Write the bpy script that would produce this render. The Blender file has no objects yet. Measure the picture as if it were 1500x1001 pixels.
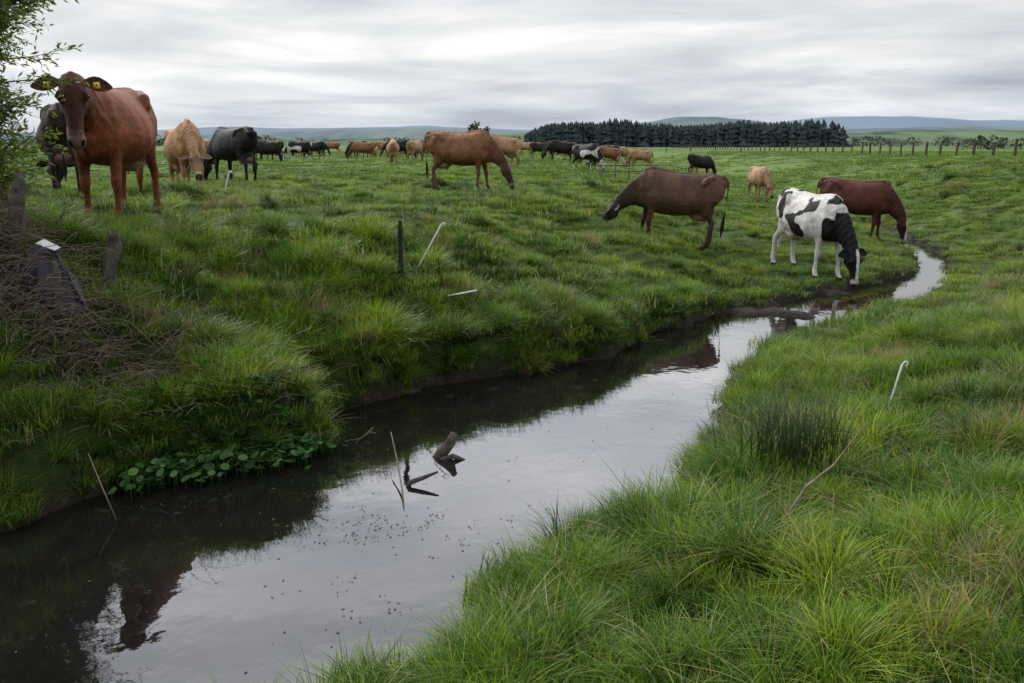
import bpy, math, random
import numpy as np
from mathutils import Vector, Matrix
random.seed(7); rng=np.random.default_rng(7)
S=bpy.context.scene
COL=S.collection
TAB=rng.random((256,256))
def vnoise(x,y,seed=0):
    x=np.asarray(x,float)+seed*17.3; y=np.asarray(y,float)+seed*31.7
    ix=np.floor(x).astype(int); iy=np.floor(y).astype(int)
    fx=x-ix; fy=y-iy; fx=fx*fx*(3-2*fx); fy=fy*fy*(3-2*fy)
    g=lambda a,b:TAB[a&255,b&255]
    return (g(ix,iy)*(1-fx)+g(ix+1,iy)*fx)*(1-fy)+(g(ix,iy+1)*(1-fx)+g(ix+1,iy+1)*fx)*fy
def fbm(x,y,seed=0,o=4):
    s=0;a=.5;n=0
    for i in range(o):
        s=s+a*vnoise(x*2**i,y*2**i,seed+i*3);n+=a;a*=.5
    return s/n
def sst(a,b,x):
    t=np.clip((x-a)/(b-a),0,1);return t*t*(3-2*t)
class MB:
    def __init__(s): s.v=[];s.f=[];s.m=[];s.c=[];s.n=0
    def add(s,v,f,mat=0,col=(1,1,1)):
        o=s.n; s.v+=[tuple(p) for p in v]; s.n+=len(v)
        s.f+=[tuple(i+o for i in q) for q in f]; s.m+=[mat]*len(f)
        if len(col)==len(v) and not isinstance(col[0],(int,float)): s.c+=[tuple(c) for c in col]
        else: s.c+=[tuple(col)]*len(v)
    def mesh(s,name,mats,smooth=True):
        me=bpy.data.meshes.new(name); me.from_pydata(s.v,[],s.f)
        for m in mats: me.materials.append(m)
        me.polygons.foreach_set('material_index',s.m)
        me.polygons.foreach_set('use_smooth',[smooth]*len(s.f))
        a=me.attributes.new('col','FLOAT_COLOR','POINT')
        a.data.foreach_set('color',np.array([c+(1.,) for c in s.c],dtype=np.float32).ravel())
        me.update(); return me
def obj(name,me,loc=(0,0,0),par=None):
    o=bpy.data.objects.new(name,me); COL.objects.link(o); o.location=loc
    if par: o.parent=par
    return o
def loft(rings,n=18,k=0.):
    V=[];F=[]
    for c,U,L in rings:
        for i in range(n):
            a=2*math.pi*i/n
            V.append(c+U*math.sin(a)+L*math.cos(a)*(1-k*math.sin(a)))
    m=len(rings)
    for j in range(m-1):
        for i in range(n):
            F.append((j*n+i,j*n+(i+1)%n,(j+1)*n+(i+1)%n,(j+1)*n+i))
    V.append(rings[0][0]);V.append(rings[-1][0])
    for i in range(n):
        F.append((m*n,(i+1)%n,i)); F.append((m*n+1,(m-1)*n+i,(m-1)*n+(i+1)%n))
    return V,F
def tube(pts,rad,n=8,lat=(0,1,0),rad2=None):
    pts=[Vector(p) for p in pts];R=[]
    for i,p in enumerate(pts):
        t=(pts[min(i+1,len(pts)-1)]-pts[max(i-1,0)]).normalized()
        l=Vector(lat[i] if isinstance(lat,list) else lat); L=l-t*t.dot(l)
        if L.length<.05: l=Vector((1,0.3,0)); L=l-t*t.dot(l)
        L.normalize(); U=t.cross(L)
        R.append((p,U*rad[i],L*(rad2[i] if rad2 else rad[i])))
    return loft(R,n)
def ell(c,r,nu=14,nv=9):
    c=Vector(c);V=[];F=[]
    for j in range(1,nv):
        th=math.pi*j/nv
        for i in range(nu):
            a=2*math.pi*i/nu
            V.append(c+Vector((r[0]*math.sin(th)*math.cos(a),r[1]*math.sin(th)*math.sin(a),r[2]*math.cos(th))))
    for j in range(nv-2):
        for i in range(nu):
            F.append((j*nu+i,(j+1)*nu+i,(j+1)*nu+(i+1)%nu,j*nu+(i+1)%nu))
    V.append(c+Vector((0,0,r[2])));V.append(c-Vector((0,0,r[2])));N=len(V)
    for i in range(nu):
        F.append((N-2,i,(i+1)%nu));F.append((N-1,(nv-2)*nu+(i+1)%nu,(nv-2)*nu+i))
    return V,F
# ------------------------------------------------------------------ materials
def newmat(name):
    m=bpy.data.materials.new(name); m.use_nodes=True; nt=m.node_tree; nt.nodes.clear()
    return m,nt,nt.nodes.new,nt.links.new
def ramp(nn,pts):
    r=nn('ShaderNodeValToRGB'); cr=r.color_ramp
    while len(cr.elements)<len(pts): cr.elements.new(.5)
    for e,(p,c) in zip(cr.elements,pts): e.position=p; e.color=(*c,1)
    return r
def mixc(nn,ll,mode,fac,a,b):
    m=nn('ShaderNodeMix');m.data_type='RGBA';m.blend_type=mode
    for i,s in ((0,fac),(6,a),(7,b)):
        if hasattr(s,'links'): ll(s,m.inputs[i])
        elif isinstance(s,(int,float)): m.inputs[i].default_value=s
        else: m.inputs[i].default_value=(*s,1)
    return m.outputs[2]
def noise(nn,ll,vec,scale,detail=4,rough=.6):
    n=nn('ShaderNodeTexNoise');n.inputs['Scale'].default_value=scale;n.inputs['Detail'].default_value=detail;n.inputs['Roughness'].default_value=rough
    if vec: ll(vec,n.inputs['Vector'])
    return n.outputs['Fac']
def simple(name,c1,c2,scale=10,rough=.8,bump=.2,spec=.3,metal=0.):
    m,nt,nn,ll=newmat(name)
    tc=nn('ShaderNodeTexCoord'); f=noise(nn,ll,tc.outputs['Object'],scale,6,.65)
    r=ramp(nn,[(.3,c1),(.7,c2)]);ll(f,r.inputs[0])
    p=nn('ShaderNodeBsdfPrincipled');ll(r.outputs[0],p.inputs['Base Color']);p.inputs['Roughness'].default_value=rough
    p.inputs['Specular IOR Level'].default_value=spec;p.inputs['Metallic'].default_value=metal
    b=nn('ShaderNodeBump');b.inputs['Strength'].default_value=bump;b.inputs['Distance'].default_value=.02;ll(f,b.inputs['Height']);ll(b.outputs[0],p.inputs['Normal'])
    o=nn('ShaderNodeOutputMaterial');ll(p.outputs[0],o.inputs[0]);return m
def coatmat():
    m,nt,nn,ll=newmat('cow_coat')
    a=nn('ShaderNodeAttribute');a.attribute_name='col';tc=nn('ShaderNodeTexCoord')
    f=noise(nn,ll,tc.outputs['Object'],4,6,.65); r=ramp(nn,[(.3,(.58,.56,.54)),(.5,(1,1,1)),(.7,(1.45,1.4,1.35))]);ll(f,r.inputs[0])
    c=mixc(nn,ll,'MULTIPLY',1.,a.outputs['Color'],r.outputs[0])
    mp=nn('ShaderNodeMapping');mp.inputs['Scale'].default_value=(60,60,22);ll(tc.outputs['Object'],mp.inputs[0])
    f2=noise(nn,ll,mp.outputs[0],1.,3,.7)
    r2=ramp(nn,[(.3,(.68,.68,.68)),(.7,(1.3,1.3,1.3))]);ll(f2,r2.inputs[0]);c=mixc(nn,ll,'MULTIPLY',1.,c,r2.outputs[0])
    f3=noise(nn,ll,tc.outputs['Object'],9,3,.5)
    p=nn('ShaderNodeBsdfPrincipled');ll(c,p.inputs['Base Color']);p.inputs['Roughness'].default_value=.58;p.inputs['Specular IOR Level'].default_value=.2
    b=nn('ShaderNodeBump');b.inputs['Strength'].default_value=.8;b.inputs['Distance'].default_value=.012;ll(f2,b.inputs['Height'])
    b2=nn('ShaderNodeBump');b2.inputs['Strength'].default_value=.45;b2.inputs['Distance'].default_value=.045;ll(f3,b2.inputs['Height']);ll(b2.outputs[0],b.inputs['Normal']);ll(b.outputs[0],p.inputs['Normal'])
    o=nn('ShaderNodeOutputMaterial');ll(p.outputs[0],o.inputs[0]);return m
def leafmat(name,dark,light,dry,patch=True,tr=.35,dryamt=.0):
    m,nt,nn,ll=newmat(name)
    a=nn('ShaderNodeAttribute');a.attribute_name='col';sp=nn('ShaderNodeSeparateColor');ll(a.outputs['Color'],sp.inputs[0])
    g=nn('ShaderNodeNewGeometry')
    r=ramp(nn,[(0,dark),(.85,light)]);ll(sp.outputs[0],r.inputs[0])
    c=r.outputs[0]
    r3=ramp(nn,[(0,(.55,.70,.8)),(.6,(1.1,1.05,.9)),(.85,(1.6,1.3,.9))]);ll(sp.outputs[1],r3.inputs[0])
    c=mixc(nn,ll,'MULTIPLY',1.,c,r3.outputs[0])
    if patch:
        f=noise(nn,ll,g.outputs['Position'],.8,4,.65)
        r2=ramp(nn,[(.36,(.42,.60,.55)),(.52,(1,1,1)),(.68,(1.6,1.28,1.1))]);ll(f,r2.inputs[0])
        c=mixc(nn,ll,'MULTIPLY',1.,c,r2.outputs[0])
        oi=nn('ShaderNodeObjectInfo'); r5=ramp(nn,[(0,(.42,.60,.6)),(.8,(1.2,1.12,1.05)),(1,(1.6,1.35,1.2))]);ll(oi.outputs['Random'],r5.inputs[0])
        c=mixc(nn,ll,'MULTIPLY',1.,c,r5.outputs[0])
        r4=ramp(nn,[(.92,(0,0,0)),(.94,(1,1,1))]);ll(sp.outputs[1],r4.inputs[0])
        c=mixc(nn,ll,'MIX',r4.outputs[0],c,dry)
    d=nn('ShaderNodeBsdfPrincipled');ll(c,d.inputs['Base Color']);d.inputs['Roughness'].default_value=.42;d.inputs['Specular IOR Level'].default_value=.4
    t=nn('ShaderNodeBsdfTranslucent');ll(c,t.inputs[0]);x=nn('ShaderNodeMixShader');x.inputs[0].default_value=tr
    ll(d.outputs[0],x.inputs[1]);ll(t.outputs[0],x.inputs[2]);o=nn('ShaderNodeOutputMaterial');ll(x.outputs[0],o.inputs[0]);return m
M_coat=coatmat()
M_eye=simple('eye_dark',(.006,.004,.003),(.01,.007,.005),3,.12,0,.6)
M_tag=simple('tag_yellow',(.6,.42,.02),(.7,.5,.03),20,.5,0)
M_wood=simple('weathered_wood',(.03,.025,.02),(.15,.13,.105),14,.9,.8)
M_black=simple('black_plastic',(.012,.012,.012),(.03,.03,.03),20,.5,.1)
M_white=simple('white_plastic',(.7,.7,.68),(.82,.82,.8),20,.45,.05)
M_twig=simple('dry_twig',(.07,.05,.037),(.26,.20,.15),8,.9,.3)
M_grass=leafmat('grass_blade',(.013,.032,.004),(.20,.37,.022),(.44,.36,.16),tr=.42)
M_grassd=leafmat('tussock_blade',(.007,.018,.004),(.085,.19,.022),(.38,.31,.15),tr=.35)
M_dry=leafmat('dry_grass_blade',(.06,.055,.02),(.42,.34,.17),(.42,.34,.18),patch=False,tr=.25)
M_leaf=leafmat('willow_leaf',(.04,.07,.014),(.17,.25,.04),(.2,.2,.06),patch=False,tr=.4)
M_cress=leafmat('cress_leaf',(.03,.08,.02),(.08,.20,.05),(.1,.2,.06),patch=False,tr=.25)
# ------------------------------------------------------------------ terrain function (water level z=0)
LE=[(-40,-12),(-12,1.2),(-6,4.3),(-4.4,5.2),(-3.62,5.59),(-3.25,5.82),(-2.98,6.34),(-2.51,6.56),(-2.02,6.79),(-1.77,7.21),(-2.1,7.9),(-1.38,8.7),(-.23,9.38),(.91,10),(1.85,11.29),(2.59,12.67),(3.9,13.5),(5.3,15.1),(6.5,15.8),(8.1,17.4),(9.1,19.4),(10.3,22.5),(10.9,24.4),(11.3,27.6)]
RE=[(-40,-16),(-12,-3),(-6,.3),(-3.1,2.0),(-1.7,2.9),(-.9,3.45),(-.5,3.75),(-.2,4.05),(.05,4.6),(.4,5.0),(.9,5.45),(1.4,6.2),(1.85,7.2),(2.1,8.3),(2.95,10.0),(3.7,11.1),(4.7,12.1),(6.0,13.3),(7.6,14.8),(9.6,18.5),(10.6,21.1),(11.3,24),(11.85,27.6)]
EX=[(12.1,32),(12.2,40),(14,60),(19,100),(25,200)]
POLY=np.array(LE+RE[::-1])
def pdist(x,y,P):
    P=np.array(P,float);best=np.full(x.shape,1e9)
    for i in range(len(P)-1):
        a=P[i];b=P[i+1];ab=b-a
        t=np.clip(((x-a[0])*ab[0]+(y-a[1])*ab[1])/(ab@ab),0,1)
        best=np.minimum(best,np.hypot(x-a[0]-t*ab[0],y-a[1]-t*ab[1]))
    return best
def inside(x,y):
    r=np.zeros(x.shape,bool);n=len(POLY)
    for i in range(n):
        x1,y1=POLY[i];x2,y2=POLY[(i+1)%n]
        if y1==y2: continue
        c=((y1>y)!=(y2>y))&(x<(x2-x1)*(y-y1)/(y2-y1)+x1); r^=c
    return r
def T(x,y,full=False):
    x=np.atleast_1d(np.asarray(x,float));y=np.atleast_1d(np.asarray(y,float))
    wx=x+(fbm(x*1.6,y*1.6,3,2)-.5)*.6; wy=y+(fbm(x*1.6,y*1.6,5,2)-.5)*.6
    ins=inside(wx,wy)
    dL=pdist(wx,wy,LE+EX);dR=pdist(wx,wy,RE+[(a+.6,b) for a,b in EX])
    left=dL<dR;d=np.minimum(dL,dR)
    wL=np.interp(x,[-4,-2,0,3,8],[2.2,2.7,5,10,13]);wL=np.where(y>26,13,wL)
    wR=np.interp(y,[0,10,16,35,60],[10,9,6.,7,12])
    w=np.where(left,wL,wR)
    plain=np.where(left,1.5+.38*(1-sst(-6,-2.5,x))*(1-sst(14,20,y)),1.5+.3*sst(10,18,y)*(1-sst(45,80,y)))
    lip=np.where(left,np.interp(x,[-1,1.5,4],[.50,.40,.12]),.10);lip=np.where(y>27.6,.30+0*lip,lip)
    u=np.clip(d/w,0,1);f=1-(1-u)**1.25
    f=f*f*(3-2*f)*.35+f*.65
    z=lip*np.where(y>28,1,sst(-.02,.16,d))+(plain-lip)*f
    am=np.clip(d*1.2,0,1)*np.exp(-np.maximum(y-60,0)/60)
    z=z+am*((fbm(x*1.1,y*1.1,11,3)-.5)*.46+(fbm(x*.18,y*.18,15,2)-.5)*.25)
    bed=-.4*np.clip(d*2.2,0,1)
    mud=np.exp(-(((x-4.5)/.75)**2+((y-13.2)/.55)**2))
    bed=bed+mud*(.50+.55*(fbm(x*3.2,y*3.2,21,3)-.5))
    mud2=np.exp(-(((x-5.9)/.4)**2+((y-14.9)/.35)**2)); bed=bed+mud2*.75*fbm(x*3,y*3,25,2)
    z=np.where(ins,np.minimum(bed,.03+.05*fbm(x*6,y*6,27,2)),np.maximum(z,.015))
    if full: return z,ins,left,d
    return z
def tz(x,y): return float(T(x,y)[0])
def axis(lo,hi,st,far,g=1.09):
    a=list(np.arange(lo,hi+1e-6,st));s=st;p=hi
    while p<far: s*=g;p+=s;a.append(p)
    s=st;p=lo;b=[]
    while p>-far: s*=g;p-=s;b.append(p)
    return np.array(b[::-1]+a)
xs=axis(-8,13,.09,9000);ys=axis(0,28,.09,9000)
X,Y=np.meshgrid(xs,ys);Z=T(X.ravel(),Y.ravel()).reshape(X.shape)
def gridmesh(name,X,Y,Z):
    ny,nx=X.shape;me=bpy.data.meshes.new(name)
    V=np.stack([X.ravel(),Y.ravel(),Z.ravel()],1).astype(np.float32)
    i=np.arange(ny-1)[:,None]*nx+np.arange(nx-1)[None,:];i=i.ravel()
    F=np.stack([i,i+1,i+nx+1,i+nx],1).astype(np.int32)
    me.vertices.add(len(V));me.vertices.foreach_set('co',V.ravel())
    me.loops.add(F.size);me.loops.foreach_set('vertex_index',F.ravel())
    me.polygons.add(len(F));me.polygons.foreach_set('loop_start',np.arange(0,F.size,4,dtype=np.int32))
    me.polygons.foreach_set('use_smooth',np.ones(len(F),bool))
    me.update(calc_edges=True);return me
me=gridmesh('ground',X,Y,Z)
m,nt,nn,ll=newmat('meadow_ground')
g=nn('ShaderNodeNewGeometry');pos=g.outputs['Position']
n1=noise(nn,ll,pos,.12,5,.6);r1=ramp(nn,[(.3,(.07,.14,.012)),(.5,(.12,.21,.02)),(.7,(.17,.23,.035))]);ll(n1,r1.inputs[0])
n2=noise(nn,ll,pos,2.2,6,.7);r2=ramp(nn,[(.3,(.35,.4,.35)),(.7,(1.2,1.15,1.1))]);ll(n2,r2.inputs[0])
c=mixc(nn,ll,'MULTIPLY',1.,r1.outputs[0],r2.outputs[0])
mp=nn('ShaderNodeMapping');mp.inputs['Scale'].default_value=(.006,.0016,1);ll(pos,mp.inputs[0])
n5=noise(nn,ll,mp.outputs[0],1.,3,.5);r5=ramp(nn,[(.35,(.6,.7,.75)),(.5,(1,1,1)),(.65,(1.3,1.15,1.05))]);ll(n5,r5.inputs[0])
c=mixc(nn,ll,'MULTIPLY',1.,c,r5.outputs[0])
sp=nn('ShaderNodeSeparateXYZ');ll(pos,sp.inputs[0])
mr=nn('ShaderNodeMapRange');mr.inputs[1].default_value=.06;mr.inputs[2].default_value=.24;ll(sp.outputs[2],mr.inputs[0])
n3=noise(nn,ll,pos,9,6,.7);r3=ramp(nn,[(.3,(.010,.008,.005)),(.7,(.045,.035,.024))]);ll(n3,r3.inputs[0])
ln=nn('ShaderNodeMapRange');ln.inputs[1].default_value=8;ln.inputs[2].default_value=40;ll(sp.outputs[1],ln.inputs[0])
n4=noise(nn,ll,pos,14,5,.7);r4=ramp(nn,[(.3,(.012,.022,.004)),(.7,(.04,.07,.010))]);ll(n4,r4.inputs[0])
c=mixc(nn,ll,'MIX',ln.outputs[0],r4.outputs[0],c)
c=mixc(nn,ll,'MIX',mr.outputs[0],r3.outputs[0],c)
p=nn('ShaderNodeBsdfPrincipled');ll(c,p.inputs['Base Color']);p.inputs['Roughness'].default_value=.85;p.inputs['Specular IOR Level'].default_value=.2
b=nn('ShaderNodeBump');b.inputs['Strength'].default_value=.7;b.inputs['Distance'].default_value=.06;ll(n3,b.inputs['Height']);ll(b.outputs[0],p.inputs['Normal'])
o=nn('ShaderNodeOutputMaterial');ll(p.outputs[0],o.inputs[0])
me.materials.append(m);obj('ground',me)
# ------------------------------------------------------------------ water
m,nt,nn,ll=newmat('stream_water')
g=nn('ShaderNodeNewGeometry');pos=g.outputs['Position']
n1=noise(nn,ll,pos,1.3,3,.5);n2=noise(nn,ll,pos,9,3,.5)
ad=nn('ShaderNodeMath');ad.operation='MULTIPLY_ADD';ll(n2,ad.inputs[0]);ad.inputs[1].default_value=.12;ll(n1,ad.inputs[2])
b=nn('ShaderNodeBump');b.inputs['Strength'].default_value=.10;b.inputs['Distance'].default_value=.05;ll(ad.outputs[0],b.inputs['Height'])
p=nn('ShaderNodeBsdfPrincipled');p.inputs['IOR'].default_value=1.85
sc=noise(nn,ll,pos,3.5,9,.78);r=ramp(nn,[(.58,(.010,.009,.008)),(.68,(.05,.045,.03))]);ll(sc,r.inputs[0]);ll(r.outputs[0],p.inputs['Base Color'])
rr=ramp(nn,[(.60,(.02,.02,.02)),(.72,(.14,.14,.14))]);ll(sc,rr.inputs[0]);ll(rr.outputs[0],p.inputs['Roughness'])
ll(b.outputs[0],p.inputs['Normal']);o=nn('ShaderNodeOutputMaterial');ll(p.outputs[0],o.inputs[0])
me=bpy.data.meshes.new('water');me.from_pydata([(-45,-20,0),(14,-20,0),(14,30,0),(-45,30,0)],[],[(0,1,2,3)]);me.materials.append(m);obj('stream_water',me)
# ------------------------------------------------------------------ grass
src=bpy.data.collections.new('grass_tufts')
def tuft(name,n,l0,l1,w,rad,lean0,lean1,mat,seg=3,droop=.45,radial=True):
    V=[];F=[];C=[]
    for i in range(n):
        a=random.uniform(0,6.283);r=rad*math.sqrt(random.random());bx=r*math.cos(a);by=r*math.sin(a)
        a2=a+random.gauss(0,.7) if radial else random.uniform(0,6.283);L=random.uniform(l0,l1);le=random.uniform(lean0,lean1)
        ox,oy=math.cos(a2),math.sin(a2);px,py=-oy,ox;tw=random.uniform(-.7,.7)
        px,py=px*math.cos(tw)+ox*math.sin(tw),py*math.cos(tw)+oy*math.sin(tw);rn=random.random();o=len(V)
        for s in range(seg+1):
            t=s/seg;h=L*(t-droop*le*t*t*.75);out=L*le*(.25*t+.75*t*t);ww=w*(1-t)**.6*.5 if s else w*.4
            c=(bx+ox*out,by+oy*out,h-.01)
            if s<seg:
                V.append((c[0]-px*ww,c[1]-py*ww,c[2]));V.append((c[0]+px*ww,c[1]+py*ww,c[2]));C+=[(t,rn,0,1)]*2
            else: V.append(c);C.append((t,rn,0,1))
        for s in range(seg-1): F.append((o+2*s,o+2*s+1,o+2*s+3,o+2*s+2))
        F.append((o+2*seg-2,o+2*seg-1,o+2*seg))
    me=bpy.data.meshes.new(name);me.from_pydata(V,[],F);me.materials.append(mat)
    at=me.attributes.new('col','FLOAT_COLOR','POINT');at.data.foreach_set('color',np.array(C,dtype=np.float32).ravel())
    ob=bpy.data.objects.new(name,me);src.objects.link(ob)
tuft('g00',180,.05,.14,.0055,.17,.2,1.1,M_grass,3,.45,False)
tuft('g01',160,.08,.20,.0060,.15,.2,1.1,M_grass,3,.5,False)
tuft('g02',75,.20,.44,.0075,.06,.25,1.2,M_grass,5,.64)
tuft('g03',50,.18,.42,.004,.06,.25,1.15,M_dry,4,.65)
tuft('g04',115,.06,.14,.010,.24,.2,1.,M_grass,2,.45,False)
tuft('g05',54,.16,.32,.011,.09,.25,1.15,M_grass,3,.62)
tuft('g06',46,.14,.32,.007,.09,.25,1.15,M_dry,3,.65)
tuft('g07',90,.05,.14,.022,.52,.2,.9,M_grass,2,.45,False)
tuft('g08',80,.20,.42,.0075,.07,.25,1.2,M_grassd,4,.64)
pts=[];rot=[];scl=[];idx=[]
def push(x,y,z,s,ix,tilt=.12):
    n=len(x);pts.append(np.stack([x,y,z],1));rot.append(np.stack([rng.normal(0,tilt,n),rng.normal(0,tilt,n),rng.uniform(0,6.28,n)],1));scl.append(s);idx.append(ix)
def lushness(x,y,left,d):
    cl=fbm(x*1.5,y*1.5,41,3);cl2=fbm(x*.35,y*.35,47,2)
    l=sst(.48,.60,cl)*1.0+sst(.5,.68,cl2)*.4
    bank=np.where(left,(1-sst(1.4,4.2,d))*.7,.5*(1-sst(2,7,d)))*(y<13)
    return l+bank
def scatter(y0,y1,dens,base,tdens,tall,dry):
    hw=lambda y:.66*y+1.2
    def pool(dn):
        n=int((hw(y0)+hw(y1))*(y1-y0)*dn)
        y=rng.uniform(y0,y1,n*2);x=rng.uniform(-1,1,n*2)*hw(y1);k=np.abs(x)<hw(y);x=x[k][:n];y=y[k][:n]
        z,ins,left,d=T(x,y,True);k=(~ins)
        k&=~((~left)&(d<.05)); k&=~((z<.04))
        tr=np.exp(-(((x-5.2)/1.2)**2+((y-15.4)/.7)**2));k&=rng.random(len(x))>tr*.6
        return x[k],y[k],z[k],left[k],d[k]
    x,y,z,left,d=pool(dens);n=len(x);l=lushness(x,y,left,d)
    s=(.7+.35*np.clip(l,0,1.3))*rng.uniform(.75,1.25,n)
    if y0>=30: s=s*np.interp(y,[20,60,150],[.85,1.2,1.6])
    ix=np.full(n,base)
    if base==0: ix=np.where(rng.random(n)<.15+l*.6,1,0)
    push(x,y,z-.01,s,ix,.06)
    if tdens:
        x,y,z,left,d=pool(tdens);l=lushness(x,y,left,d);edge=np.where(left,1,sst(.1,1.3,d))
        k=rng.random(len(x))<np.clip(l-.15,0,1)**1.3*np.where(y>11,edge,.5+.5*edge)
        k&=np.hypot((x+3.8)/.9,(y-6.95)/.5)>1
        x,y,z,left,d=x[k],y[k],z[k],left[k],d[k];n=len(x)
        dp=.03+.28*sst(.58,.72,fbm(x*.7,y*.7,61,3))+np.where((~left)&(y>14),.45*sst(2.5,6,d),0)
        s=rng.uniform(.5,1.05,n)*np.where(y>11,.8,.95);dk=rng.random(n)<.15+.5*sst(.5,.65,fbm(x*1.1,y*1.1,67,2))*(y<22)
        push(x,y,z-.02,s,np.where(rng.random(n)<dp,dry,np.where(dk,8,tall)),.2)
scatter(.6,5,50,0,75,2,3);scatter(5,10,36,0,50,2,3);scatter(10,20,22,4,24,5,6);scatter(20,34,12,4,8,5,6);scatter(30,60,3.6,7,1.4,5,6);scatter(60,150,.55,7,0,5,6)
for P,dl in ((LE[3:],66),(RE[3:],20)):
    P=np.array(P)
    for i in range(len(P)-1):
        L=np.hypot(*(P[i+1]-P[i]));n=int(L*(dl if P[i][1]<13 else dl*.25))
        t=rng.random(n)[:,None];q=P[i]+(P[i+1]-P[i])*t;q=q+rng.normal(0,.2,(n,2))
        z,ins,le,d=T(q[:,0],q[:,1],True);k=(~ins)&((q[:,0]-4.8)**2+(q[:,1]-14.1)**2>2.2)&(d<.35)
        k&=rng.random(n)<sst(.15,.45,vnoise(q[:,0]*1.3,q[:,1]*1.3,71))
        q=q[k];z=z[k];n=len(q)
        push(q[:,0],q[:,1],z-.03,rng.uniform(.5,.95,n)*(1. if P[i][1]<14 else .6),rng.choice([2,2,8,3],n,p=[.4,.2,.34,.06]),.3)
TU=[(-1.95,8.9,3,1.2),(-1.0,11.6,3,1.1),(-2.3,9.9,2,1.2),(3.9,8.6,3,1.1),(4.9,8.3,3,1.1),(2.2,3.6,3,1.),(1.9,3.2,3,1.),(1.3,5.1,2,1.1),(1.95,6.2,8,1.3),(.95,4.6,2,1.),(6.5,11.5,3,1.2),(3.3,9.4,2,.9),(-3.9,10.3,2,.8),(-.2,9.95,2,1.),(.6,10.9,2,1.),(1.2,12.4,8,.9),(4.5,6.6,3,1.),(7.5,13.,3,1.2),(5.6,9.3,3,1.3),(5.9,9.9,3,1.3),
(.85,4.95,8,1.25),(.95,5.1,2,1.3),(.35,4.45,2,1.1),(1.75,6.0,2,1.2),(2.15,7.1,8,1.15),(2.45,8.5,2,1.1),(-.15,3.55,2,1.),(1.1,4.3,8,1.1),(2.6,5.2,8,1.),(1.6,3.9,2,1.1),(2.9,4.9,2,1.),(-4.0,12.2,3,1.),(-2.8,13.4,8,1.),(-1.5,14.2,8,.9)]
for k in range(330): TU.append((rng.uniform(-10,11),rng.uniform(9,27),[3,2,8,8][rng.integers(4)] if rng.random()<.8 else 2,rng.uniform(.4,.9)))
for k in range(90): TU.append((rng.uniform(-5,1.5),rng.uniform(5.8,11.5),[3,2,8,2,8][rng.integers(5)],rng.uniform(.7,1.15)))
for k in range(80): TU.append((rng.uniform(-.2,7),rng.uniform(2.6,11),[3,2,8,2,8,2][rng.integers(6)],rng.uniform(.6,1.1)))
for k in range(70):
    y=rng.uniform(14,40);x=np.interp(y,[14,20,27,40],[10,14,16,18])+rng.uniform(-2,7); TU.append((x,y,3 if rng.random()<.6 else 8,rng.uniform(.8,1.2)))
TU=np.array(TU);m_=12;q=np.repeat(TU[:,:2],m_,0)+rng.normal(0,.11,(len(TU)*m_,2))*np.repeat(TU[:,3:4],m_,0);ss=np.repeat(TU[:,3],m_);ii=np.repeat(TU[:,2].astype(int),m_)
z,ins,le,d=T(q[:,0],q[:,1],True);k=(~ins)&~((~le)&(d<.25)&(q[:,1]>9))&(np.hypot((q[:,0]+3.8)/.9,(q[:,1]-6.95)/.5)>1);q=q[k];z=z[k];ss=ss[k];ii=ii[k];n=len(q)
push(q[:,0],q[:,1],z-.02,rng.uniform(.7,1.05,n)*ss,np.where(rng.random(n)<.25,2,ii),.22)
pts=np.concatenate(pts);rot=np.concatenate(rot);scl=np.concatenate(scl);idx=np.concatenate(idx)
me=bpy.data.meshes.new('grass');me.vertices.add(len(pts));me.vertices.foreach_set('co',pts.astype(np.float32).ravel())
a=me.attributes.new('rot','FLOAT_VECTOR','POINT');a.data.foreach_set('vector',rot.astype(np.float32).ravel())
a=me.attributes.new('scl','FLOAT','POINT');a.data.foreach_set('value',scl.astype(np.float32))
a=me.attributes.new('idx','INT','POINT');a.data.foreach_set('value',idx.astype(np.int32))
go=obj('grass',me)
ng=bpy.data.node_groups.new('grass_scatter','GeometryNodeTree')
ng.interface.new_socket('Geometry',in_out='INPUT',socket_type='NodeSocketGeometry');ng.interface.new_socket('Geometry',in_out='OUTPUT',socket_type='NodeSocketGeometry')
N=ng.nodes.new;K=ng.links.new
gi=N('NodeGroupInput');gout=N('NodeGroupOutput');ip=N('GeometryNodeInstanceOnPoints');ci=N('GeometryNodeCollectionInfo')
ci.inputs['Collection'].default_value=src;ci.inputs['Separate Children'].default_value=True;ci.inputs['Reset Children'].default_value=True
def na(n,t):
    x=N('GeometryNodeInputNamedAttribute');x.data_type=t;x.inputs[0].default_value=n;return next(o for o in x.outputs if o.enabled)
K(gi.outputs[0],ip.inputs['Points']);K(ci.outputs[0],ip.inputs['Instance']);ip.inputs['Pick Instance'].default_value=True
K(na('idx','INT'),ip.inputs['Instance Index'])
er=N('FunctionNodeEulerToRotation');K(na('rot','FLOAT_VECTOR'),er.inputs[0]);K(er.outputs[0],ip.inputs['Rotation']);K(na('scl','FLOAT'),ip.inputs['Scale'])
K(ip.outputs[0],gout.inputs[0])
md=go.modifiers.new('scatter','NODES');md.node_group=ng
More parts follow.
